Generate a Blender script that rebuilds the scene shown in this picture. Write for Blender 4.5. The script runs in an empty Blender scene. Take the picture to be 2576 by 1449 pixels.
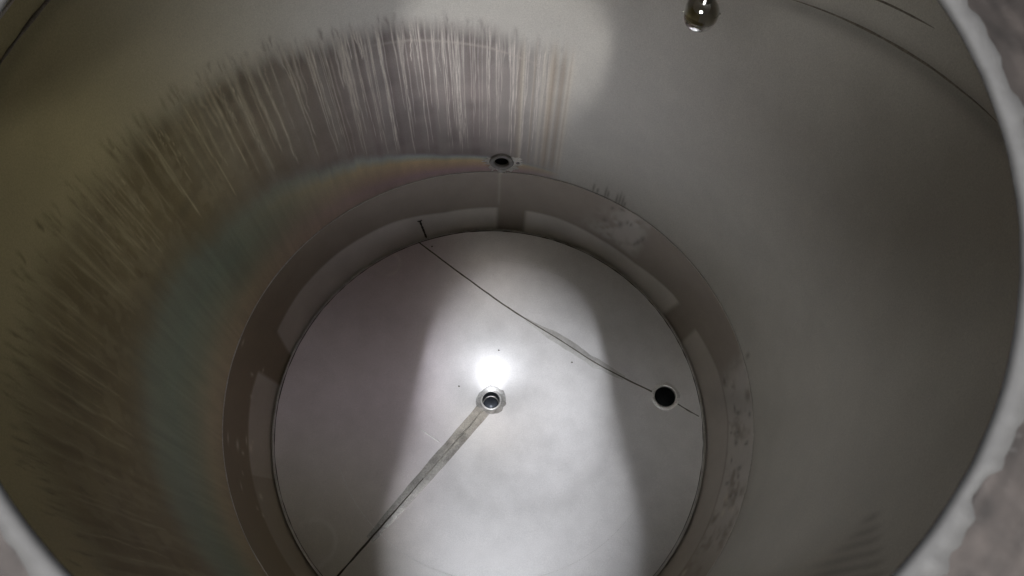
import bpy, math, random
import numpy as np
from mathutils import Vector, Matrix

random.seed(7)
RNG = np.random.default_rng(11)
scene = bpy.context.scene
COL = scene.collection

# ------------------------------------------------------------------ camera
F_PX, W_PX = 1887.0, 2576.0
CAM = Vector((0.058, -0.8625, 3.096))
PITCH, ROLL = 0.4424, 0.06
fwd = Vector((0, math.sin(PITCH), -math.cos(PITCH)))
up0 = Vector((0, math.cos(PITCH), math.sin(PITCH)))
rt0 = Vector((1, 0, 0))
right = math.cos(ROLL) * rt0 + math.sin(ROLL) * up0
upv = -math.sin(ROLL) * rt0 + math.cos(ROLL) * up0
cam_data = bpy.data.cameras.new('camera')
cam = bpy.data.objects.new('camera', cam_data)
COL.objects.link(cam)
M = Matrix((right, upv, -fwd)).transposed().to_4x4()
M.translation = CAM
cam.matrix_world = M
cam_data.sensor_width = 36.0
cam_data.lens = F_PX / W_PX * 36.0
cam_data.clip_start = 0.01
cam_data.clip_end = 100.0
cam_data.dof.use_dof = True
cam_data.dof.focus_distance = 2.6
cam_data.dof.aperture_fstop = 18.0
scene.camera = cam

# ------------------------------------------------------------------ world, lamps, exposure
world = bpy.data.worlds.new('World')
scene.world = world
world.use_nodes = True
bg = world.node_tree.nodes['Background']
bg.inputs['Color'].default_value = (0.9, 0.93, 1.0, 1)
bg.inputs['Strength'].default_value = 0.07


def strip_lamp(name, a, b, width, power, aim, color):
    """a long luminaire or added fill light above the tank, its light falls in through the manhole"""
    a, b, aim = Vector(a), Vector(b), Vector(aim)
    mid = (a + b) / 2
    d = bpy.data.lights.new(name, 'AREA')
    d.shape = 'RECTANGLE'
    d.size = width
    d.size_y = (b - a).length
    d.energy = power
    d.color = color
    o = bpy.data.objects.new(name, d)
    COL.objects.link(o)
    y = (b - a).normalized()
    z = -(aim - mid)
    z = (z - z.dot(y) * y).normalized()
    x = y.cross(z)
    m = Matrix((x, y, z)).transposed().to_4x4()
    m.translation = mid
    o.matrix_world = m
    return o


MAN = Vector((0.0485, -0.6863, 2.859))
strip_lamp('lamp_overhead', (0.01, -1.92, 6.2), (0.005, -1.34, 5.43), 0.04, 172, MAN, (0.93, 0.955, 1.0))
strip_lamp('lamp_overhead', (0.005, -1.32, 5.40), (0.0, -0.77, 4.66), 0.04, 52, MAN, (0.93, 0.955, 1.0))
strip_lamp('fill_cross', (-1.8, -1.25, 5.2), (1.8, -1.25, 5.2), 0.5, 50, MAN, (0.97, 0.975, 1.0))  # added fill light, lifts the floor beside the bright pool
strip_lamp('lamp_rear', (0.09, -2.9, 5.15), (0.17, -2.9, 5.15), 0.22, 54, MAN, (1.0, 0.97, 0.93))
strip_lamp('fill_wide', (-1.9, -3.1, 5.0), (1.7, -3.1, 5.0), 1.0, 105, MAN, (1.0, 0.985, 0.945))  # added broad fill light, brightens the walls
strip_lamp('lamp_side', (1.3, -2.43, 5.1), (1.95, -1.65, 5.1), 0.12, 19, MAN, (1.0, 0.96, 0.88))

scene.view_settings.view_transform = 'Standard'
scene.view_settings.look = 'None'
scene.view_settings.exposure = 1.75
scene.view_settings.gamma = 1.0
scene.view_settings.use_curve_mapping = False
cy = scene.cycles
cy.max_bounces = 16
cy.diffuse_bounces = 8
cy.glossy_bounces = 12
cy.use_denoising = True
cy.caustics_reflective = True
cy.blur_glossy = 0.5
cy.sample_clamp_indirect = 6.0

# ------------------------------------------------------------------ dimensions
GAIN = 1.42                    # stainless steel reflects about 70 % of the light
R1, Z1 = 1.0, 0.345            # shell radius, height where the shell meets the lower band
R3 = 0.9076                    # floor radius
ZTOP = 2.70
DR = np.array([-0.004, 0.092])  # drain
DRAIN_R = 0.044
HOLE = np.array([0.744, 0.135])
HOLE_R = 0.046
OUT_AZ, OUT_Z = 91.07, 0.424


FUN_R = np.linspace(0, 2, 2001)
_sl = .215 * np.exp(-(FUN_R / .30) ** 2)
FUN_Z = np.cumsum(_sl[::-1])[::-1] * .001


def floor_z(x, y):
    x = np.asarray(x, float); y = np.asarray(y, float)
    dx, dy = x - DR[0], y - DR[1]
    r = np.hypot(dx, dy) + 1e-9
    ux, uy = dx / r, dy / r
    b = DR[0] * ux + DR[1] * uy
    e = -b + np.sqrt(np.maximum(b * b - (DR @ DR) + R3 * R3, 1e-9))
    rho = np.clip(r / e, 0, 1)
    fun = np.interp(r, FUN_R, FUN_Z)             # steeper funnel round the drain
    return -0.028 * (1 - rho) - fun * (1 - rho ** 3)


# ------------------------------------------------------------------ helpers
def lin(c):
    return tuple(((v / 255) / 12.92 if v / 255 <= .04045 else ((v / 255 + .055) / 1.055) ** 2.4) for v in c)


def tag(o, label=None, cat=None, group=None, kind=None):
    if label: o['label'] = label
    if cat: o['category'] = cat
    if group: o['group'] = group
    if kind: o['kind'] = kind
    return o


def mesh_obj(name, verts, faces, mat, parent=None, smooth=True, attrs=None):
    me = bpy.data.meshes.new(name)
    me.from_pydata([tuple(v) for v in verts], [], [tuple(f) for f in faces])
    if smooth:
        me.polygons.foreach_set('use_smooth', [True] * len(me.polygons))
    for k, a in (attrs or {}).items():
        put_attr(me, k, a)
    me.update()
    o = bpy.data.objects.new(name, me)
    COL.objects.link(o)
    if mat: me.materials.append(mat)
    if parent: o.parent = parent
    return o


def put_attr(me, k, a):
    a = np.asarray(a, np.float32)
    if a.ndim == 2:
        c = np.ones((len(a), 4), np.float32); c[:, :3] = a
        at = me.attributes.new(k, 'FLOAT_COLOR', 'POINT'); at.data.foreach_set('color', c.ravel())
    else:
        at = me.attributes.new(k, 'FLOAT', 'POINT'); at.data.foreach_set('value', a)


def grid_obj(name, V, mat, parent, wrap=False, keep=None, attrs=None, flip=False):
    """V: rows x cols x 3 ; wrap closes the columns ; keep: mask rows-1 x cols(-1)"""
    nr, nc = V.shape[:2]
    idx = np.arange(nr * nc).reshape(nr, nc)
    if wrap:
        nxt = np.roll(idx, -1, 1)
        q = np.stack([idx[:-1], nxt[:-1], nxt[1:], idx[1:]], -1)
    else:
        q = np.stack([idx[:-1, :-1], idx[:-1, 1:], idx[1:, 1:], idx[1:, :-1]], -1)
    if flip: q = q[..., ::-1]
    q = q[keep] if keep is not None else q.reshape(-1, 4)
    me = bpy.data.meshes.new(name)
    me.vertices.add(nr * nc)
    me.vertices.foreach_set('co', V.reshape(-1).astype(np.float32))
    me.loops.add(q.size)
    me.loops.foreach_set('vertex_index', q.reshape(-1).astype(np.int32))
    me.polygons.add(len(q))
    me.polygons.foreach_set('loop_start', np.arange(0, q.size, 4, dtype=np.int32))
    me.polygons.foreach_set('use_smooth', np.ones(len(q), bool))
    me.update(calc_edges=True)
    for k, a in (attrs or {}).items():
        put_attr(me, k, a)
    me.materials.append(mat)
    o = bpy.data.objects.new(name, me)
    COL.objects.link(o)
    if parent: o.parent = parent
    return o


def lathe(name, prof, mat, parent=None, n=64, mtx=None, jit=None):
    prof = np.asarray(prof, float)
    t = np.linspace(0, 2 * np.pi, n, endpoint=False)
    r = np.repeat(prof[:, :1], n, 1)
    z = np.repeat(prof[:, 1:2], n, 1)
    if jit is not None:
        r = r + jit[0]; z = z + jit[1]
    V = np.stack([r * np.cos(t), r * np.sin(t), z], -1)
    if mtx is not None:
        m = np.array(mtx)
        V = V @ m[:3, :3].T + m[:3, 3]
    return grid_obj(name, V, mat, parent, wrap=True)


def smooth1(n, scale, wrap=False):
    """smooth 1-D noise, roughly -1..1"""
    k = max(2, int(n / scale) + 2)
    g = RNG.uniform(-1, 1, k + 2)
    if wrap: g[-2:] = g[:2]
    x = np.linspace(0, k, n, endpoint=False)
    i = x.astype(int); f = x - i; f = f * f * (3 - 2 * f)
    return g[i] * (1 - f) + g[np.minimum(i + 1, k + 1)] * f


def noise2(u, v, su, sv, seed=0):
    rg = np.random.default_rng(seed)
    x, y = u / su, v / sv
    x = x - x.min(); y = y - y.min()
    g = rg.uniform(0, 1, (int(x.max()) + 3, int(y.max()) + 3))
    i, j = x.astype(int), y.astype(int)
    fx, fy = x - i, y - j
    fx = fx * fx * (3 - 2 * fx); fy = fy * fy * (3 - 2 * fy)
    return (g[i, j] * (1 - fx) * (1 - fy) + g[i + 1, j] * fx * (1 - fy) + g[i, j + 1] * (1 - fx) * fy + g[i + 1, j + 1] * fx * fy)


def sstep(a, b, x):
    t = np.clip((x - a) / (b - a), 0, 1)
    return t * t * (3 - 2 * t)


def mixc(a, b, t):
    return a * (1 - t[..., None]) + np.asarray(b) * t[..., None]


# ------------------------------------------------------------------ materials
def nodes_of(name):
    m = bpy.data.materials.new(name)
    m.use_nodes = True
    nt = m.node_tree
    return m, nt, nt.nodes['Principled BSDF'], nt.nodes, nt.links


def steel(name, color=(.5, .49, .48), metallic=.85, rough=.4, attr=None, mott=.10, mscale=6.0,
          grain=0.25, gstretch=(1, 1, 1), bump=0.06, bscale=300, dents=0.0, rough_var=.08):
    m, nt, P, N, L = nodes_of(name)
    tc = N.new('ShaderNodeTexCoord')
    if attr:
        a = N.new('ShaderNodeAttribute'); a.attribute_name = attr
        base = a.outputs['Color']
    else:
        rgb = N.new('ShaderNodeRGB'); rgb.outputs[0].default_value = (*color, 1)
        base = rgb.outputs[0]
    n1 = N.new('ShaderNodeTexNoise'); n1.inputs['Scale'].default_value = mscale
    n1.inputs['Detail'].default_value = 6; n1.inputs['Roughness'].default_value = .6
    L.new(tc.outputs['Object'], n1.inputs['Vector'])
    mp = N.new('ShaderNodeMapping'); mp.inputs['Scale'].default_value = gstretch
    L.new(tc.outputs['Object'], mp.inputs['Vector'])
    n2 = N.new('ShaderNodeTexNoise'); n2.inputs['Scale'].default_value = bscale
    n2.inputs['Detail'].default_value = 3
    L.new(mp.outputs[0], n2.inputs['Vector'])
    r1 = N.new('ShaderNodeMapRange')
    r1.inputs['From Min'].default_value = .3; r1.inputs['From Max'].default_value = .7
    r1.inputs['To Min'].default_value = 1 - mott; r1.inputs['To Max'].default_value = 1 + mott
    L.new(n1.outputs['Fac'], r1.inputs['Value'])
    r2 = N.new('ShaderNodeMapRange')
    r2.inputs['From Min'].default_value = .3; r2.inputs['From Max'].default_value = .7
    r2.inputs['To Min'].default_value = 1 - grain; r2.inputs['To Max'].default_value = 1 + grain
    L.new(n2.outputs['Fac'], r2.inputs['Value'])
    mul = N.new('ShaderNodeMath'); mul.operation = 'MULTIPLY'
    L.new(r1.outputs[0], mul.inputs[0]); L.new(r2.outputs[0], mul.inputs[1])
    sc = N.new('ShaderNodeVectorMath'); sc.operation = 'SCALE'
    L.new(base, sc.inputs[0]); L.new(mul.outputs[0], sc.inputs['Scale'])
    L.new(sc.outputs[0], P.inputs['Base Color'])
    P.inputs['Metallic'].default_value = metallic
    rr = N.new('ShaderNodeMapRange')
    rr.inputs['To Min'].default_value = rough - rough_var; rr.inputs['To Max'].default_value = rough + rough_var
    L.new(n1.outputs['Fac'], rr.inputs['Value']); L.new(rr.outputs[0], P.inputs['Roughness'])
    b = N.new('ShaderNodeBump'); b.inputs['Strength'].default_value = bump; b.inputs['Distance'].default_value = .002
    L.new(n2.outputs['Fac'], b.inputs['Height'])
    last = b
    if dents:
        vo = N.new('ShaderNodeTexVoronoi'); vo.inputs['Scale'].default_value = 6.2
        vo.inputs['Randomness'].default_value = .35; vo.voronoi_dimensions = '2D'
        L.new(tc.outputs['Object'], vo.inputs['Vector'])
        rd = N.new('ShaderNodeMapRange'); rd.interpolation_type = 'SMOOTHSTEP'
        rd.inputs['From Min'].default_value = .0; rd.inputs['From Max'].default_value = .045
        rd.inputs['To Min'].default_value = 1; rd.inputs['To Max'].default_value = 0
        L.new(vo.outputs['Distance'], rd.inputs['Value'])
        b2 = N.new('ShaderNodeBump'); b2.inputs['Strength'].default_value = dents; b2.inputs['Distance'].default_value = .0015
        L.new(rd.outputs[0], b2.inputs['Height']); L.new(b.outputs[0], b2.inputs['Normal'])
        n3 = N.new('ShaderNodeTexNoise'); n3.inputs['Scale'].default_value = 3.5; n3.inputs['Detail'].default_value = 2
        L.new(tc.outputs['Object'], n3.inputs['Vector'])
        b3 = N.new('ShaderNodeBump'); b3.inputs['Strength'].default_value = .10; b3.inputs['Distance'].default_value = .006
        L.new(n3.outputs['Fac'], b3.inputs['Height']); L.new(b2.outputs[0], b3.inputs['Normal'])
        last = b3
    L.new(last.outputs[0], P.inputs['Normal'])
    return m


M_WALL = steel('stained_steel_wall', attr='film_and_light', metallic=.5, rough=.42, mott=.06, mscale=5, grain=.10, bscale=260)
M_BAND = steel('lower_band_steel', attr='film_and_light', metallic=.80, rough=.34, mott=.07, mscale=9, grain=.05)
M_FLOOR = steel('floor_steel', attr='film_and_light', metallic=.42, rough=.40, mott=.05, mscale=13, grain=.08, dents=.2)
M_ROOF = steel('roof_steel', (.62, .60, .57), rough=.45)
M_GROUND = steel('ground_steel', (.40, .385, .365), metallic=.85, rough=.38, mott=.25, mscale=30, grain=.2, bscale=180)
M_GROUND2 = steel('lightly_ground_steel', (.58, .57, .56), metallic=.8, rough=.42, mott=.1, mscale=30, grain=.1, bscale=180)
M_GROUND3 = steel('dull_ground_steel', (.34, .335, .33), metallic=.8, rough=.42, mott=.3, mscale=40, grain=.2, bscale=180)
M_FSEAM = steel('floor_seam_oxide', (.10, .088, .07), metallic=.5, rough=.45, mott=.5, mscale=70)
M_SEAM = steel('plate_seam_steel', (.24, .215, .18), metallic=.6, rough=.5, mott=.3, mscale=50)
M_BEAD = steel('weld_bead_steel', (.56, .54, .51), metallic=.9, rough=.35, mott=.2, mscale=40)
M_DARK = steel('dark_weld_oxide', (.055, .045, .035), metallic=.3, rough=.6, mott=.4, mscale=60)
M_SCRIBE = steel('scribed_line_steel', (.70, .69, .68), metallic=.8, rough=.42)
M_RING = steel('cast_ring_steel', (.46, .45, .455), metallic=.75, rough=.5, mott=.2, mscale=60, grain=.15)
M_PIPE = steel('pipe_bore', (.05, .055, .065), metallic=.5, rough=.35)
M_BLACK = steel('deep_bore', (.006, .007, .007), metallic=.0, rough=.8)
M_CRUST = steel('white_scale_crust', (.95, .93, .90), metallic=.35, rough=.4, mott=.2, mscale=70, grain=.2, bscale=400, bump=.12)
M_CHROME = steel('polished_steel', (.86, .86, .86), metallic=1, rough=.05, mott=.02, grain=.02, bump=.01, rough_var=.02)
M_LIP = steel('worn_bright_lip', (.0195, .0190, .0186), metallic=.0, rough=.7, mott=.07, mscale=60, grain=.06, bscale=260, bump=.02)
M_FLANGE = steel('grimy_flange', attr='film_and_light', metallic=.3, rough=.6, mott=.15, mscale=38, grain=.12, bscale=160, bump=.15)

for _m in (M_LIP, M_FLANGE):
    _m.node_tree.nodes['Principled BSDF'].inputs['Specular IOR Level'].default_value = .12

# ------------------------------------------------------------------ the tank
tank = bpy.data.objects.new('storage_tank', None)
COL.objects.link(tank)
tag(tank, 'stainless steel tank seen from its manhole, streaked brown stain on the curved wall', 'tank')

# ---- shell wall: grid in azimuth and height with its film of dried product and painted-in light tones as a colour attribute
fine = np.concatenate([np.arange(55, 75, .25), np.arange(75, 136, .12), np.arange(136, 332, .25)])
coarse = np.arange(332, 415, 1.0)
az = np.concatenate([fine, coarse])                     # degrees, wraps
zr = np.concatenate([np.arange(Z1, 1.95, 0.005), np.linspace(1.955, ZTOP, 14)])
AZ, ZZ = np.meshgrid(az, zr)
nA, nZ = len(az), len(zr)
aa = np.radians(AZ)
wall_V = np.stack([R1 * np.cos(aa), R1 * np.sin(aa), ZZ], -1)

A = np.where(AZ > 360, AZ - 360, AZ)                    # 0..360
clean = np.array((.50, .49, .468))
olive = np.array((.355, .315, .178))
wt = sstep(112, 175, az) * (1 - sstep(285, 325, az))  # olive cast on the left, a coloured reflection painted into the wall colour
film_and_light = mixc(np.broadcast_to(clean, wall_V.shape).copy(), olive, np.broadcast_to(wt, A.shape))
a_s = np.where(az > 270, az - 360, az)                  # right-hand wall dims towards the near side, light falloff painted into the colour
dim_r = np.where(a_s < 100, sstep(72, -15, a_s), 0.0)
film_and_light = mixc(film_and_light, (.405, .39, .35), np.broadcast_to(dim_r, A.shape))

top_t = np.interp(az, [76, 79, 94, 109, 133, 164, 184, 197, 211, 240, 300, 316, 323, 328],
                  [1.08, 1.13, 1.23, 1.30, 1.36, 1.52, 1.63, 1.69, 1.75, 1.80, 1.80, 1.72, 1.60, 1.50])
low_t = np.interp(az, [76, 90, 94, 105, 116, 135, 153, 171, 187, 212, 240, 300, 330],
                  [.40, .44, .455, .49, .57, .72, .88, 1.04, 1.12, 1.10, 1.0, .95, .9])
rag = .010 * smooth1(nA, 3) + .012 * smooth1(nA, 40)
low_r = .018 * smooth1(nA, 5) * sstep(100, 150, az) + .02 * smooth1(nA, 30) * sstep(100, 150, az)
top_e = top_t + rag
low_e = low_t + low_r
in_az = sstep(75, 80, az) * (1 - sstep(300, 327, az))
edge_w = .10 + .05 * np.abs(smooth1(nA, 9)) + .10 * sstep(140, 190, az)
body = sstep(0, 1, (top_e[None] - ZZ) / edge_w[None]) * in_az[None]
below = sstep(-.012 - .10 * sstep(110, 165, az)[None], .012 + .14 * sstep(110, 165, az)[None], low_e[None] - ZZ) * in_az[None]

# stain body colour
stR = np.array((.232, .196, .194))
stL = np.array((.150, .120, .055))
sw = sstep(108, 165, az)
stain_c = mixc(np.broadcast_to(stR, wall_V.shape).copy(), stL, np.broadcast_to(sw, A.shape))
# darker along the top tide mark, paler towards the bottom
tide = np.exp(-np.abs(ZZ - (top_e[None] - .10)) / .10)
stain_c = stain_c * (1 - .28 * tide[..., None])
nz = noise2(AZ, ZZ, 6, .05, 3)
stain_c = stain_c * (0.86 + .28 * nz)[..., None]
amt = np.broadcast_to(np.interp(az, [75, 84, 92, 110], [.25, .45, .85, 1.0]), A.shape)
dark_col_amp = noise2(AZ, ZZ * 0 + .5, 1.1, 1.0, 9)
amt = amt * (0.78 + .22 * dark_col_amp)

# pale drip tracks washed through the stain
drip = np.zeros_like(ZZ)
dz = .005


def add_drip(a0, z0, ln, wdeg, inten, wob, field=None):
    field = drip if field is None else field
    r0 = np.searchsorted(zr, z0 - ln); r1 = np.searchsorted(zr, z0)
    r0 = max(r0, 0); r1 = min(r1, nZ - 15)
    if r1 - r0 < 4: return
    n = r1 - r0
    walk = np.cumsum(RNG.normal(0, 1, n)); walk -= walk[-1]
    k = max(3, n // 10); walk = np.convolve(np.pad(walk, k, mode='edge'), np.ones(k) / k, 'same')[k:-k]
    c = a0 + wob * walk[::1] / max(1, np.sqrt(n)) + .05 * smooth1(n, 25)
    s = np.linspace(0, 1, n)                      # 0 bottom .. 1 top
    w = wdeg * (.55 + .6 * s) * (1 + .35 * smooth1(n, 12))
    it = inten * sstep(0, .12, s) * (.75 + .25 * smooth1(n, 9)) * (1 - (.55 if field is drip else 1.0) * sstep(.86 if field is drip else .45, 1, s))
    for i in range(n):
        j0 = np.searchsorted(az, c[i] - 3 * w[i]); j1 = np.searchsorted(az, c[i] + 3 * w[i])
        if j1 <= j0: continue
        g = it[i] * np.exp(-((az[j0:j1] - c[i]) / w[i]) ** 2)
        row = field[r0 + i]
        row[j0:j1] = np.maximum(row[j0:j1], g)


# dark hairs that make the ragged upper edge of the stain
hair = np.zeros_like(ZZ)
for k in range(620):
    a0 = RNG.uniform(78, 328)
    tt = np.interp(a0, az, top_e)
    add_drip(a0, tt + RNG.uniform(-.06, .035), RNG.uniform(.05, .22), RNG.uniform(.18, .45), RNG.uniform(.35, .95), .3, hair)
body = np.maximum(body, hair * in_az[None])
film_stained = film_and_light * (1 - (body * amt)[..., None]) + stain_c * (body * amt)[..., None]  # stain over the film and the painted-in light tones
hd = hair * in_az[None] * .12
film_stained = film_stained * (1 - hd[..., None])

# streaks of different kinds: sharp on the right half, broad and blotchy to the left
for k in range(115):
    a0 = 81 + 50 * RNG.uniform() ** 1.2
    tt = np.interp(a0, az, top_e); ll = np.interp(a0, az, low_e)
    full = (tt - ll)
    ln = full * RNG.choice([RNG.uniform(.12, .4), RNG.uniform(.5, 1.0)], p=[.3, .7])
    add_drip(a0, tt - RNG.uniform(0.0, .06), ln, RNG.uniform(.075, .155), RNG.uniform(.5, 1.3), RNG.uniform(.1, .45))
for k in range(75):
    a0 = RNG.uniform(120, 180)
    tt = np.interp(a0, az, top_e); ll = np.interp(a0, az, low_e)
    add_drip(a0, tt - RNG.uniform(0, .05), (tt - ll) * RNG.uniform(.25, 1.05), RNG.uniform(.11, .32), RNG.uniform(.3, .95), RNG.uniform(.15, .6))
for k in range(170):
    a0 = RNG.uniform(165, 328)
    tt = np.interp(a0, az, top_e); ll = np.interp(a0, az, low_e)
    add_drip(a0, tt - RNG.uniform(0, .15), (tt - ll) * RNG.uniform(.2, .9), RNG.uniform(.13, .36), RNG.uniform(.15, .55), RNG.uniform(.15, .7))
blotch = noise2(AZ, ZZ, 2.2, .10, 21) * .6 + noise2(AZ, ZZ, .8, .03, 22) * .4
bl_w = sstep(130, 160, az)[None] * sstep(.52, .68, blotch) * .16
streak_c = mixc(np.broadcast_to(np.array((.62, .585, .555)), wall_V.shape).copy(), (.42, .365, .225), np.broadcast_to(sstep(105, 160, az), A.shape))
dr = np.clip(np.maximum(drip, bl_w) * body * (1 - below * .85), 0, 1)
film_stained = film_stained * (1 - dr[..., None]) + streak_c * dr[..., None]

# interference-coloured film below the stain
h = np.maximum(low_e[None] - Z1, .02)
s = np.clip((low_e[None] - ZZ) / h, 0, 1)


def ramp(s, stops):
    xs = [p for p, _ in stops]
    return np.stack([np.interp(s, xs, [c[i] for _, c in stops]) for i in range(3)], -1)


irR = ramp(s, [(0, (.33, .35, .385)), (.10, (.42, .46, .43)), (.28, (.57, .465, .29)), (.55, (.52, .39, .30)), (.8, (.47, .345, .37)), (1, (.46, .37, .36))])
irL = ramp(s, [(0, (.200, .185, .115)), (.2, (.200, .225, .160)), (.4, (.198, .238, .172)), (.62, (.235, .248, .168)), (.84, (.335, .292, .185)), (1, (.335, .272, .175))])
iw = np.broadcast_to(sstep(105, 165, az), A.shape)
ir = irR * (1 - iw[..., None]) + irL * iw[..., None]
ir = ir * (.93 + .14 * noise2(AZ, ZZ, 1.5, .12, 31) + (.16 * noise2(AZ, ZZ, .6, .35, 32) - .08) * iw)[..., None]
iamt = below * np.broadcast_to(np.interp(az, [75, 84, 92], [.2, .5, 1]), A.shape)
film_stained = film_stained * (1 - iamt[..., None]) + ir * iamt[..., None]

# brown runs at the right end of the stain
for k in range(26):
    a0 = RNG.uniform(75.5, 88)
    j = np.argmin(np.abs(az - a0))
    w = RNG.uniform(.15, .55)
    g = np.exp(-((AZ - a0) / w) ** 2) * sstep(.36, .5, ZZ) * sstep(1.2, 1.0, ZZ) * RNG.uniform(.15, .7)
    cc = np.array((.36, .30, .24)) if RNG.uniform() < .55 else np.array((.58, .55, .50))
    film_stained = film_stained * (1 - g[..., None]) + cc * g[..., None]
# faint horizontal tide line and dark hairs above the band on the right
tl = np.exp(-((ZZ - (top_t[None] - .13)) / .006) ** 2) * (sstep(80, 90, az) * sstep(122, 108, az))[None] * .45
film_stained = film_stained * (1 - tl[..., None]) + np.array((.5, .46, .43)) * tl[..., None]
for a0, zz0, hh in [(67.5, .36, .07), (66.4, .36, .04), (64.3, .355, .10), (63.6, .36, .06), (61.2, .352, .09), (60.4, .352, .12), (59.6, .352, .10), (58.9, .352, .05), (371, .38, .05)]:
    g = np.exp(-((AZ - a0) / .28) ** 2) * sstep(zz0 - .03, zz0 + .01, ZZ) * sstep(zz0 + hh, zz0 + hh * .3, ZZ) * .6
    film_stained = film_stained * (1 - g[..., None]) + np.array((.12, .11, .09)) * g[..., None]
# dark broad runs at the lower right of the picture
for a0, zt, ln in [(323.4, 1.62, .13), (321.2, 1.66, .2), (319.3, 1.7, .3), (317.2, 1.75, .45), (315.2, 1.8, .5), (313.2, 1.85, .5), (311, 1.85, .5)]:
    g = np.exp(-((AZ - a0) / .75) ** 2) * sstep(zt, zt - .06, ZZ) * sstep(zt - ln, zt - ln * .4, ZZ) * .4
    film_stained = film_stained * (1 - g[..., None]) + np.array((.075, .06, .045)) * g[..., None]

# heat tint along the upper seams
for zs, a0_, a1_, k_ in ((1.935 - .0067 * (np.where(az > 300, az - 360, az) - 5), -5, 50, .34), (1.90 + 0 * az, 150, 205, .25)):
    aw = np.where(az > 300, az - 360, az)
    aw = np.where(aw > 360, aw - 360, aw)
    zs = 1.935 - .0067 * (aw - 5) if a1_ < 100 else zs
    g = np.exp(-((ZZ - zs[None] + .012) / .028) ** 2) * (sstep(a0_, a0_ + 10, aw) * sstep(a1_, a1_ - 10, aw))[None] * k_
    film_stained = film_stained * (1 - g[..., None])

# opening for the wall outlet
oa = np.radians(OUT_AZ)
da = (np.radians(AZ) - oa) * R1
dist_o = np.hypot(da, ZZ - OUT_Z)
fo = (dist_o[:-1] + dist_o[1:]) / 2
fo = (fo + np.roll(fo, -1, 1)) / 2
keep = fo > .030
wall = grid_obj('wall', wall_V, M_WALL, tank, wrap=True, keep=keep, attrs={'film_and_light': np.clip(film_stained * GAIN, 0, .88).reshape(-1, 3)}, flip=True)


# ---- rings of weld on the shell
def ring_bead(name, r, z, rad, mat, parent, a0=0, a1=360, dzdaz=0.0, wob=.25, n=None, inward=True):
    closed = abs(a1 - a0) >= 360
    n = n or int(abs(a1 - a0) * 2)
    t = np.linspace(a0, a1, n, endpoint=not closed)
    k = 6
    ph = np.linspace(-np.pi / 2, np.pi / 2, k)
    rr = rad * (1 + wob * smooth1(n, 4, closed))
    if not closed:
        rr = rr * np.sin(np.linspace(0.02, np.pi - .02, n)) ** .6
    zc = z + dzdaz * (t - a0) + rad * wob * smooth1(n, 11, closed)
    V = np.zeros((k, n, 3))
    for i, p in enumerate(ph):
        rad_i = r - (np.cos(p) * rr * .6 if inward else -np.cos(p) * rr * .6)
        V[i, :, 0] = rad_i * np.cos(np.radians(t)); V[i, :, 1] = rad_i * np.sin(np.radians(t))
        V[i, :, 2] = zc + np.sin(p) * rr
    return grid_obj(name, V, mat, parent, wrap=closed)


ring_bead('girth_weld', R1, 1.965, .004, M_BEAD, wall)
ring_bead('girth_weld', R1, 1.905, .0045, M_SEAM, wall, a0=150, a1=200, wob=.5)
ring_bead('plate_seam', R1, 1.935, .0035, M_SEAM, wall, a0=5, a1=46, dzdaz=-.0067, wob=.2)
ring_bead('plate_seam', R1, 1.905, .004, M_SEAM, wall, a0=22, a1=44, dzdaz=-.0067, wob=.3)

# ---- lower band between shell and floor
azb = np.arange(0, 360, .5)
tb = np.linspace(0, 1, 70)
AB, TB = np.meshgrid(azb, tb)
rb = R3 + (R1 - R3) * TB + .006 * np.sin(np.pi * TB)
band_V = np.stack([rb * np.cos(np.radians(AB)), rb * np.sin(np.radians(AB)), Z1 * TB], -1)
bl = np.array((.235, .208, .184))
bfilm_and_light = np.broadcast_to(bl, band_V.shape).copy()
lw = sstep(115, 175, azb) * (1 - sstep(300, 350, azb))
bfilm_and_light = mixc(bfilm_and_light, (.165, .135, .092), np.broadcast_to(lw, AB.shape))
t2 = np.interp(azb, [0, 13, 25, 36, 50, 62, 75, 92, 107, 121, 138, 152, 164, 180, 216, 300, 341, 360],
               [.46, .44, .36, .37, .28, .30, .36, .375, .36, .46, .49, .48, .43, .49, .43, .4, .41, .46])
refl_pan = sstep(-.022, .022, t2[None] - TB)  # pale panels: reflected light and its breaks painted into the band colour
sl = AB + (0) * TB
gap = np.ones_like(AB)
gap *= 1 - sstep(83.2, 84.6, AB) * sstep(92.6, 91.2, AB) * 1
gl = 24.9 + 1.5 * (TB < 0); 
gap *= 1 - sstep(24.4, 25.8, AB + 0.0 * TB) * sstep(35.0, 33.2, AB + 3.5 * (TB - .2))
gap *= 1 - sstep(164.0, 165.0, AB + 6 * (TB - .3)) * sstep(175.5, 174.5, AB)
refl_pan = refl_pan * gap * (1 - .45 * np.broadcast_to(sstep(40, 15, np.where(azb > 200, azb - 360, azb)), AB.shape))
refl_pan_c = mixc(np.broadcast_to(np.array((.55, .53, .51)), band_V.shape).copy(), (.36, .335, .29), np.broadcast_to(lw, AB.shape))
bfilm_and_light = bfilm_and_light * (1 - (refl_pan * .7)[..., None]) + refl_pan_c * (refl_pan * .7)[..., None]
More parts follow.
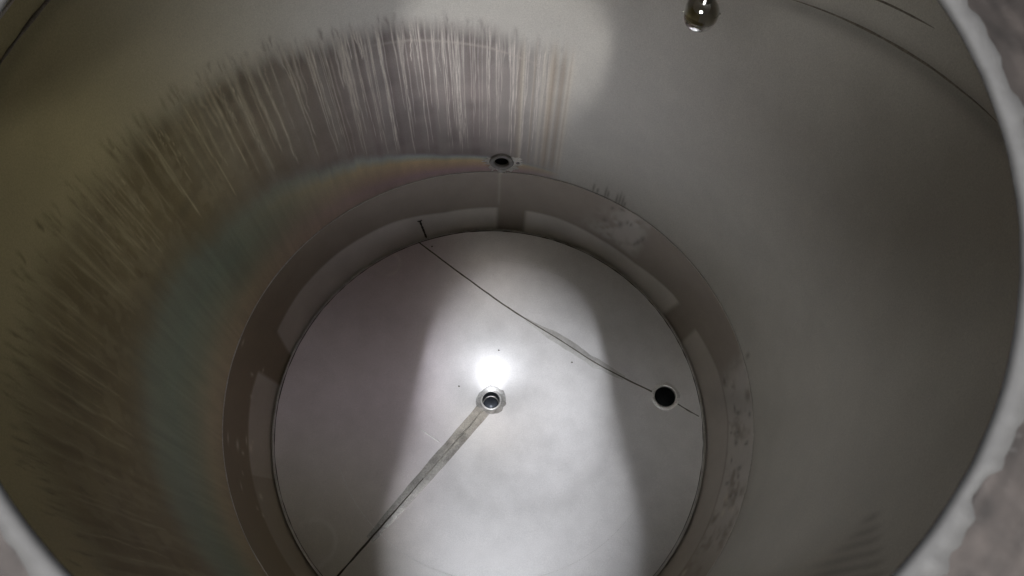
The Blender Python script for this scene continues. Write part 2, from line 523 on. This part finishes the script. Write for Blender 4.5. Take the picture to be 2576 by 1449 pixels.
# scale left on the outer half at the right
n_r = noise2(AB, TB, 3.2, .13, 41) * .65 + noise2(AB, TB, 1.0, .05, 42) * .35
sc1 = sstep(49, 53, AB) * sstep(79, 66, AB + 14 * TB) * sstep(t2[None] + .02, t2[None] + .12, TB) * sstep(.15, .6, n_r)
ar = np.where(AB > 180, AB - 360, AB)
sc2 = sstep(16, 9, ar + 6 * (1 - TB)) * sstep(-45, -20, ar) * sstep(t2[None], t2[None] + .04, TB) * sstep(.12, .6, n_r)
sca = np.clip(sc1 * .40 + sc2 * .55, 0, 1)
bfilm_and_light = bfilm_and_light * (1 - sca[..., None]) + np.array((.50, .49, .47)) * sca[..., None]
for k in range(24):                     # dark flecks in the scale
    a0 = random.uniform(-20, 10) % 360 if k < 15 else random.uniform(50, 64)
    t0 = random.uniform(.5, .95)
    g = np.exp(-(((AB - a0) / random.uniform(.3, .8)) ** 2 + ((TB - t0) / random.uniform(.015, .05)) ** 2)) * .7
    bfilm_and_light = bfilm_and_light * (1 - g[..., None]) + np.array((.12, .11, .10)) * g[..., None]
for k in range(26):                     # pale flecks low on the left and bottom
    a0 = random.uniform(170, 235) if k < 16 else random.uniform(312, 342)
    t0 = random.uniform(.35, .95)
    g = np.exp(-(((AB - a0) / random.uniform(.3, 1.1)) ** 2 + ((TB - t0) / random.uniform(.01, .03)) ** 2)) * .5
    bfilm_and_light = bfilm_and_light * (1 - g[..., None]) + np.array((.5, .46, .38)) * g[..., None]
g = np.exp(-((AB - 91.5) / .35) ** 2) * sstep(.38, .5, TB) * .22      # pale run under the outlet
bfilm_and_light = bfilm_and_light * (1 - g[..., None]) + np.array((.55, .52, .48)) * g[..., None]
band = grid_obj('lower_band', band_V, M_BAND, tank, wrap=True, attrs={'film_and_light': np.clip(bfilm_and_light * GAIN, 0, .88).reshape(-1, 3)}, flip=True)
ring_bead('band_weld', R1 - .001, Z1, .0035, M_BEAD, band)

# short dark vertical weld in the band
t = np.linspace(.015, .34, 24)
VV = []
for i, tt in enumerate(t):
    a = math.radians(113.1 + .8 * tt / .33)
    r_ = R3 + (R1 - R3) * tt + .006 * math.sin(math.pi * tt) - .0015
    wd = .0045 * (1 + .3 * random.uniform(-1, 1)) * (2.1 if tt > .325 else 1)
    VV.append([((r_ + o2) * math.cos(a + o1 * wd), (r_ + o2) * math.sin(a + o1 * wd), Z1 * tt) for o1, o2 in ((-1, .001), (0, -.002), (1, .001))])
grid_obj('vertical_weld', np.array(VV), M_DARK, band)

# ---- floor: shallow cone falling to the drain
nr_, na_ = 150, 420
ph = np.linspace(0, 2 * np.pi, na_, endpoint=False)
ux, uy = np.cos(ph), np.sin(ph)
bq = DR[0] * ux + DR[1] * uy
edge = -bq + np.sqrt(bq * bq - DR @ DR + R3 * R3)
u = np.linspace(0, 1, nr_)[:, None] ** 1.15
rr = DRAIN_R + (edge[None] - DRAIN_R) * u
X = DR[0] + rr * ux; Y = DR[1] + rr * uy
Zf = floor_z(X, Y)
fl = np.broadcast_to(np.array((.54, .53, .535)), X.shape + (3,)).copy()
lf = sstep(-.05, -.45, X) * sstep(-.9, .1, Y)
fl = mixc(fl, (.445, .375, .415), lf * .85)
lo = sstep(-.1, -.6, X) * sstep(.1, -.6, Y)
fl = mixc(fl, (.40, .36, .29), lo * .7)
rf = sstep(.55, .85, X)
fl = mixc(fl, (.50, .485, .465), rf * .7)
fl = fl * (.97 + .06 * noise2(X, Y, .12, .12, 51))[..., None]
# wiped swirls
for (sx, sy, rs) in [(-.526, .691, .06), (-.661, -.551, .09)]:
    d_ = np.hypot(X - sx, Y - sy)
    g = np.exp(-((d_ - rs) / .007) ** 2) * .3 * sstep(-.2, .5, np.sin(np.arctan2(Y - sy, X - sx) + 1.2) + .4)
    fl = fl * (1 - g[..., None]) + np.array((.60, .58, .55)) * g[..., None]
dh = np.hypot(X - HOLE[0], Y - HOLE[1])
fh = (dh[:-1] + dh[1:]) / 2; fh = (fh + np.roll(fh, -1, 1)) / 2
floor = grid_obj('floor', np.stack([X, Y, Zf], -1), M_FLOOR, tank, wrap=True, keep=fh > HOLE_R + .006, attrs={'film_and_light': np.clip(fl * GAIN, 0, .88).reshape(-1, 3)})
ring_bead('floor_weld', R3 - .003, .004, .005, M_BEAD, floor, wob=.2)
ring_bead('floor_gap', R3 - .009, .0005, .0032, M_FSEAM, floor, wob=.5)


def strip(name, pts, widths, mat, parent, hgt=.0012, crown=.0, jit=.15, step=.008, cross=5):
    pts = np.array(pts, float)
    seg = np.hypot(*np.diff(pts, axis=0).T)
    s = np.concatenate([[0], np.cumsum(seg)])
    n = max(6, int(s[-1] / step))
    q = np.linspace(0, s[-1], n)
    # smooth interpolation through the points
    x = np.interp(q, s, pts[:, 0]); y = np.interp(q, s, pts[:, 1])
    k = min(15, n // 3 * 2 + 1)
    ker = np.ones(k) / k
    xs = np.convolve(np.pad(x, k // 2, mode='reflect', reflect_type='odd'), ker, 'valid')
    ys = np.convolve(np.pad(y, k // 2, mode='reflect', reflect_type='odd'), ker, 'valid')
    w = np.interp(q, np.linspace(0, s[-1], len(widths)), widths)
    tx, ty = np.gradient(xs), np.gradient(ys)
    l = np.hypot(tx, ty); nx, ny = -ty / l, tx / l
    c = .25 * jit * w * smooth1(n, 6)
    wl = w * (1 + jit * smooth1(n, 5)); wr = w * (1 + jit * smooth1(n, 5))
    V = np.zeros((cross, n, 3))
    for i, o in enumerate(np.linspace(-1, 1, cross)):
        off = c + o * np.where(o < 0, wl, wr) / 2
        V[i, :, 0] = xs + nx * off; V[i, :, 1] = ys + ny * off
        V[i, :, 2] = floor_z(V[i, :, 0], V[i, :, 1]) + (hgt * .25 if abs(o) == 1 else hgt) + crown * (1 - abs(o))
    return grid_obj(name, V, mat, parent, flip=True)


# plate seam across the floor, interrupted by the side opening
seam = [(-.398, .817), (-.278, .732), (-.141, .637), (-.026, .558), (.124, .463), (.27, .38), (.447, .268), (.569, .207), (.688, .153)]
strip('plate_weld', seam, [.006, .007, .006, .006, .0065], M_FSEAM, floor, hgt=.0012, crown=.001, jit=.2)
strip('plate_weld', [(.796, .103), (.838, .078), (.884, .054)], [.005, .005], M_FSEAM, floor, hgt=.0012, crown=.001, jit=.4)
strip('ground_strip', [(.124, .463), (.27, .38), (.447, .268), (.569, .207)], [.012, .040, .044, .042, .02], M_GROUND2, floor, hgt=.0009, jit=.2)
# broad ground weld running from the drain to the floor edge
ch = [(-.036, .045), (-.101, -.052), (-.163, -.142), (-.257, -.272), (-.347, -.396), (-.441, -.523), (-.544, -.663), (-.575, -.704)]
strip('ground_strip', ch[:6], [.066, .064, .062, .058, .050, .036], M_GROUND, floor, hgt=.0009, jit=.035)
strip('weld_bead', ch[:4], [.006, .007, .005, .006], M_BEAD, floor, hgt=.003, jit=.4)
strip('plate_weld', ch[3:], [.003, .006, .0075, .0075], M_DARK, floor, hgt=.0022, jit=.3)
# scribed ring and short scratches
tt = np.radians(np.arange(205, 330, 3))
strip('scribed_line', [(.03 + .70 * math.cos(q), .05 + .70 * math.sin(q)) for q in tt], [.0012, .0022, .0012], M_SCRIBE, floor, hgt=.0007)
tt = np.radians(np.arange(92, 42, -3))
strip('scribed_line', [(.0 + .66 * math.cos(q), .085 + .66 * math.sin(q)) for q in tt], [.0012, .002, .0012], M_SCRIBE, floor, hgt=.0007)
strip('scribed_line', [(-.306, -.058), (-.25, -.09), (-.199, -.12)], [.0015, .004, .003], M_SCRIBE, floor, hgt=.0007)
for (px, py) in [(-.147, .139), (.341, .269), (.016, .312), (-.327, .795)]:
    n = 8
    vs = [(px + .0048 * random.uniform(.7, 1.1) * math.cos(2 * math.pi * i / n), py + .0038 * random.uniform(.7, 1.1) * math.sin(2 * math.pi * i / n)) for i in range(n)]
    vs = [(x_, y_, float(floor_z(x_, y_)) + .0006) for x_, y_ in vs]
    mesh_obj('pit', vs + [(px, py, float(floor_z(px, py)) + .0016)], [(i, (i + 1) % n, n) for i in range(n)], M_DARK, floor)

# ---- central drain
zd = float(floor_z(DR[0] + DRAIN_R, DR[1]))
md = Matrix.Translation((DR[0], DR[1], zd))
n = 72
drain = lathe('drain', [(.0375, -.004), (.0375, .0035), (.0392, .0048), (.0425, .0045), (.0445, .002), (.0455, -.003)], M_SCRIBE, tank, n, md)
n2_ = 96
jr = np.zeros((4, n2_)); jr[3] = .0045 * smooth1(n2_, 9, True) + .003 * smooth1(n2_, 4, True); jr[2] = jr[3] * .5
tt = np.linspace(0, 2 * np.pi, n2_, endpoint=False)
rad = np.array([.0452, .050, .058, .064])[:, None] + jr
Xa = DR[0] + rad * np.cos(tt); Ya = DR[1] + rad * np.sin(tt)
grid_obj('ground_patch', np.stack([Xa, Ya, floor_z(Xa, Ya) + np.array([.0012, .0012, .0011, .0003])[:, None]], -1), M_GROUND3, drain, wrap=True)
lathe('pipe', [(.0376, -.0035), (.037, -.060), (.0365, -.062), (.0330, -.063), (.0325, -.13), (.0, -.131)], M_PIPE, drain, n, md)
lathe('inner_ring', [(.0368, -.058), (.0348, -.0585), (.0342, -.0605), (.0330, -.0625)], M_BEAD, drain, n, md)
lathe('pipe_plug', [(.0025, -.127), (.002, -.1245), (.0, -.124)], M_BEAD, drain, 16, md)

# ---- opening at the floor's right side
zh = float(floor_z(*HOLE))
gx = (float(floor_z(HOLE[0] + .01, HOLE[1])) - float(floor_z(HOLE[0] - .01, HOLE[1]))) / .02
gy = (float(floor_z(HOLE[0], HOLE[1] + .01)) - float(floor_z(HOLE[0], HOLE[1] - .01))) / .02
nz_ = Vector((-gx, -gy, 1)).normalized()
mh = Matrix.Translation((HOLE[0], HOLE[1], zh)) @ nz_.to_track_quat('Z', 'Y').to_matrix().to_4x4()
nn = 80
jj = np.zeros((6, nn)); jj[4] = .004 * smooth1(nn, 5, True); jj[5] = jj[4]
M_RINGF = steel('floor_ring_steel', (.73, .71, .69), metallic=.8, rough=.4, mott=.12, mscale=30)
hole = lathe('floor_opening', [(.0445, -.012), (.0445, -.001), (.0462, .0016), (.050, .0018), (.057, .0012), (.066, -.0010)], M_RINGF, tank, nn, mh, (jj, np.zeros((6, nn))))
lathe('pipe', [(.0446, -.011), (.0440, -.14), (.0, -.141)], M_BLACK, hole, nn, mh)

# ---- outlet in the wall
ov = Vector((math.cos(oa), math.sin(oa), 0))
zo = -ov                                                    # faces inward
yo = Vector((0, 0, 1)); xo = yo.cross(zo)
mo = Matrix((xo, yo, zo)).transposed().to_4x4(); mo.translation = ov * (R1 - .001) + Vector((0, 0, OUT_Z))
n = 72
j2 = np.zeros((7, n)); j2[1:5] = .0016 * smooth1(n, 4, True)
outlet = lathe('wall_outlet', [(.053, -.006), (.052, .005), (.049, .0085), (.044, .0095), (.036, .0085), (.031, .005), (.0295, -.004)], M_RING, tank, n, mo, (j2, np.zeros((7, n))))
lathe('pipe', [(.0297, -.003), (.0285, -.06), (.0, -.061)], M_PIPE, outlet, n, mo)


def crust(name, cx_, cy_, r_in, r_out, a0, a1, parent, amp=.5, ht=.004):
    n = 60
    t = np.radians(np.linspace(a0, a1, n))
    end = np.sin(np.linspace(0, np.pi, n)) ** .4
    ro = r_in + (r_out - r_in) * end * (1 + amp * smooth1(n, 3) + .3 * smooth1(n, 1.5))
    V = np.zeros((5, n, 3))
    for i, f in enumerate((0, .3, .6, .85, 1)):
        r = r_in + (ro - r_in) * f
        x_ = cx_ + r * np.cos(t); y_ = cy_ + r * np.sin(t)
        zz = ht * (1 - f) * (1 + .4 * smooth1(n, 3)) * end + .0004
        curve = R1 - np.sqrt(np.maximum(R1 * R1 - x_ ** 2, .1))
        V[i] = np.stack([x_, y_, zz + curve], -1)
    m = np.array(mo)
    V = V @ m[:3, :3].T + m[:3, 3]
    return grid_obj(name, V, M_CRUST, parent, flip=False)


# x axis of mo points along +/-x ; keep the sign so the crust lands on the picture's right
sx = 1 if xo.x > 0 else -1
A0 = (lambda a, b: (a, b)) if sx > 0 else (lambda a, b: (180 - b, 180 - a))
crust('scale_crust', 0, 0, .052, .080, *A0(-150, -20), outlet, ht=.006)
crust('scale_crust', 0, 0, .052, .086, *A0(-62, 45), outlet, amp=.35, ht=.006)
crust('scale_crust', 0, 0, .052, .076, *A0(150, 230), outlet, amp=.7)
crust('scale_crust', .068 * sx, .001, .008, .022, 0, 360, outlet, amp=.4, ht=.005)
mm = mo @ Matrix.Translation((.068 * sx, .001, 0))
lathe('nub', [(.0085, -.004), (.008, .006), (.005, .009), (.0, .0095)], M_RING, outlet, 20, mm)

# ---- roof and manhole collar
TX, TY = 0.0296, -0.1064
nrm = Vector((TX, TY, 1)).normalized()
ax_ = Vector((0, 1, 0)).cross(nrm).normalized()
ay_ = nrm.cross(ax_)
mc = Matrix((ax_, ay_, nrm)).transposed().to_4x4(); mc.translation = MAN
n = 192
RIM = .205
NECK = .016
tt = np.linspace(0, 2 * np.pi, n, endpoint=False)
m_ = np.array(mc)
inner = np.stack([(RIM + .020) * np.cos(tt), (RIM + .020) * np.sin(tt), np.full(n, -NECK)], -1) @ m_[:3, :3].T + m_[:3, 3]
ti = np.arctan2(inner[:, 1] - MAN.y, inner[:, 0] - MAN.x)
bx = MAN.x * np.cos(ti) + MAN.y * np.sin(ti)
ed = -bx + np.sqrt(bx * bx - MAN.x ** 2 - MAN.y ** 2 + R1 * R1)
outer = np.stack([MAN.x + ed * np.cos(ti), MAN.y + ed * np.sin(ti), np.full(n, ZTOP)], -1)
roof_V = np.stack([inner * (1 - f) + outer * f for f in np.linspace(0, 1, 14)])
roof = grid_obj('roof', roof_V, M_ROOF, tank, wrap=True)
nf = 900
pr = np.array([(RIM + .021, -NECK - .004), (RIM + .014, -.012), (RIM + .006, -.0060), (RIM + .005, -.0035)] + [(r_, -.0022 - .05 * (r_ - .214)) for r_ in np.linspace(.212, .285, 40)] + [(.300, -.012), (.302, -.05)])
tf = np.linspace(0, 2 * np.pi, nf, endpoint=False)
RF, TF = np.repeat(pr[:, :1], nf, 1), np.repeat(tf[None], len(pr), 0)
skew = TF + (RF - .205) * 2.5                                   # tool marks run along the ring, slightly skewed
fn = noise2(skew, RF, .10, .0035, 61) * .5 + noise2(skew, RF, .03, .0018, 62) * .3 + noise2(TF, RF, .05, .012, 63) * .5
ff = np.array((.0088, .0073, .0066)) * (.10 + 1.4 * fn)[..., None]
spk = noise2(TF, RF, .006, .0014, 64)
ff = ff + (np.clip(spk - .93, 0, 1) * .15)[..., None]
VF = np.stack([RF * np.cos(TF), RF * np.sin(TF), np.repeat(pr[:, 1:2], nf, 1)], -1) @ m_[:3, :3].T + m_[:3, 3]
collar = grid_obj('manhole_collar', VF, M_FLANGE, tank, wrap=True, attrs={'film_and_light': ff.reshape(-1, 3)})
n = 640
j = np.zeros((6, n)); j[0:3] = .00015 * smooth1(n, 5, True)
j[4] = .0016 * smooth1(n, 9, True) + .0026 * smooth1(n, 34, True) + .0018 * smooth1(n, 2.5, True)
j[5] = j[4]
lip = lathe('lip', [(RIM + .0085, -.0085), (RIM + .0025, -.0050), (RIM, -.0020), (RIM + .0022, .0004), (RIM + .0095, -.0002), (RIM + .0105, -.0042)], M_LIP, collar, n, mc, (j, .0001 * np.stack([smooth1(n, 4, True) for _ in range(6)])))

# ------------------------------------------------------------------ polished ball hanging from the roof
BALL = Vector((0.369, 0.183, 2.093))
ball = bpy.data.objects.new('spray_ball', None)
ball.location = BALL
COL.objects.link(ball)
tag(ball, 'polished steel spray ball hanging from the roof at the top of the view', 'spray ball')
RB = .0322


def lathe_local(name, prof, mat, parent, n=64, mtx=None):
    return lathe(name, prof, mat, parent, n, mtx)


up_p = [(RB * math.cos(a), RB * 1.08 * math.sin(a)) for a in np.radians(np.linspace(2, 78, 26))]
lo_p = [(RB * math.cos(a), RB * 1.08 * math.sin(a)) for a in np.radians(np.linspace(-2, -90, 30))]
lathe_local('upper_shell', up_p, M_CHROME, ball)
lathe_local('lower_shell', lo_p, M_CHROME, ball)
lathe_local('seam_ring', [(RB * .985, .0014), (RB * 1.0015, .0006), (RB * 1.0015, -.0006), (RB * .985, -.0014)], M_CHROME, ball)
stem_top = 2.74 - BALL.z
lathe_local('socket', [(.0075, RB * .98), (.0125, RB * 1.0), (.0125, RB * 1.0 + .03), (.0085, RB + .034)], M_CHROME, ball, 32)
lathe_local('stem', [(.0085, RB + .02), (.0085, stem_top)], M_CHROME, ball, 32)
for sgn in (-1, 1):
    a = math.radians(0)
    mlug = Matrix.Translation((sgn * RB * .99, 0, .001)) @ Matrix.Rotation(sgn * math.pi / 2, 4, 'Y')
    lathe_local('lug', [(.0026, -.002), (.0026, .0016), (.0018, .0026), (.0, .0028)], M_BEAD, ball, 16, mlug)
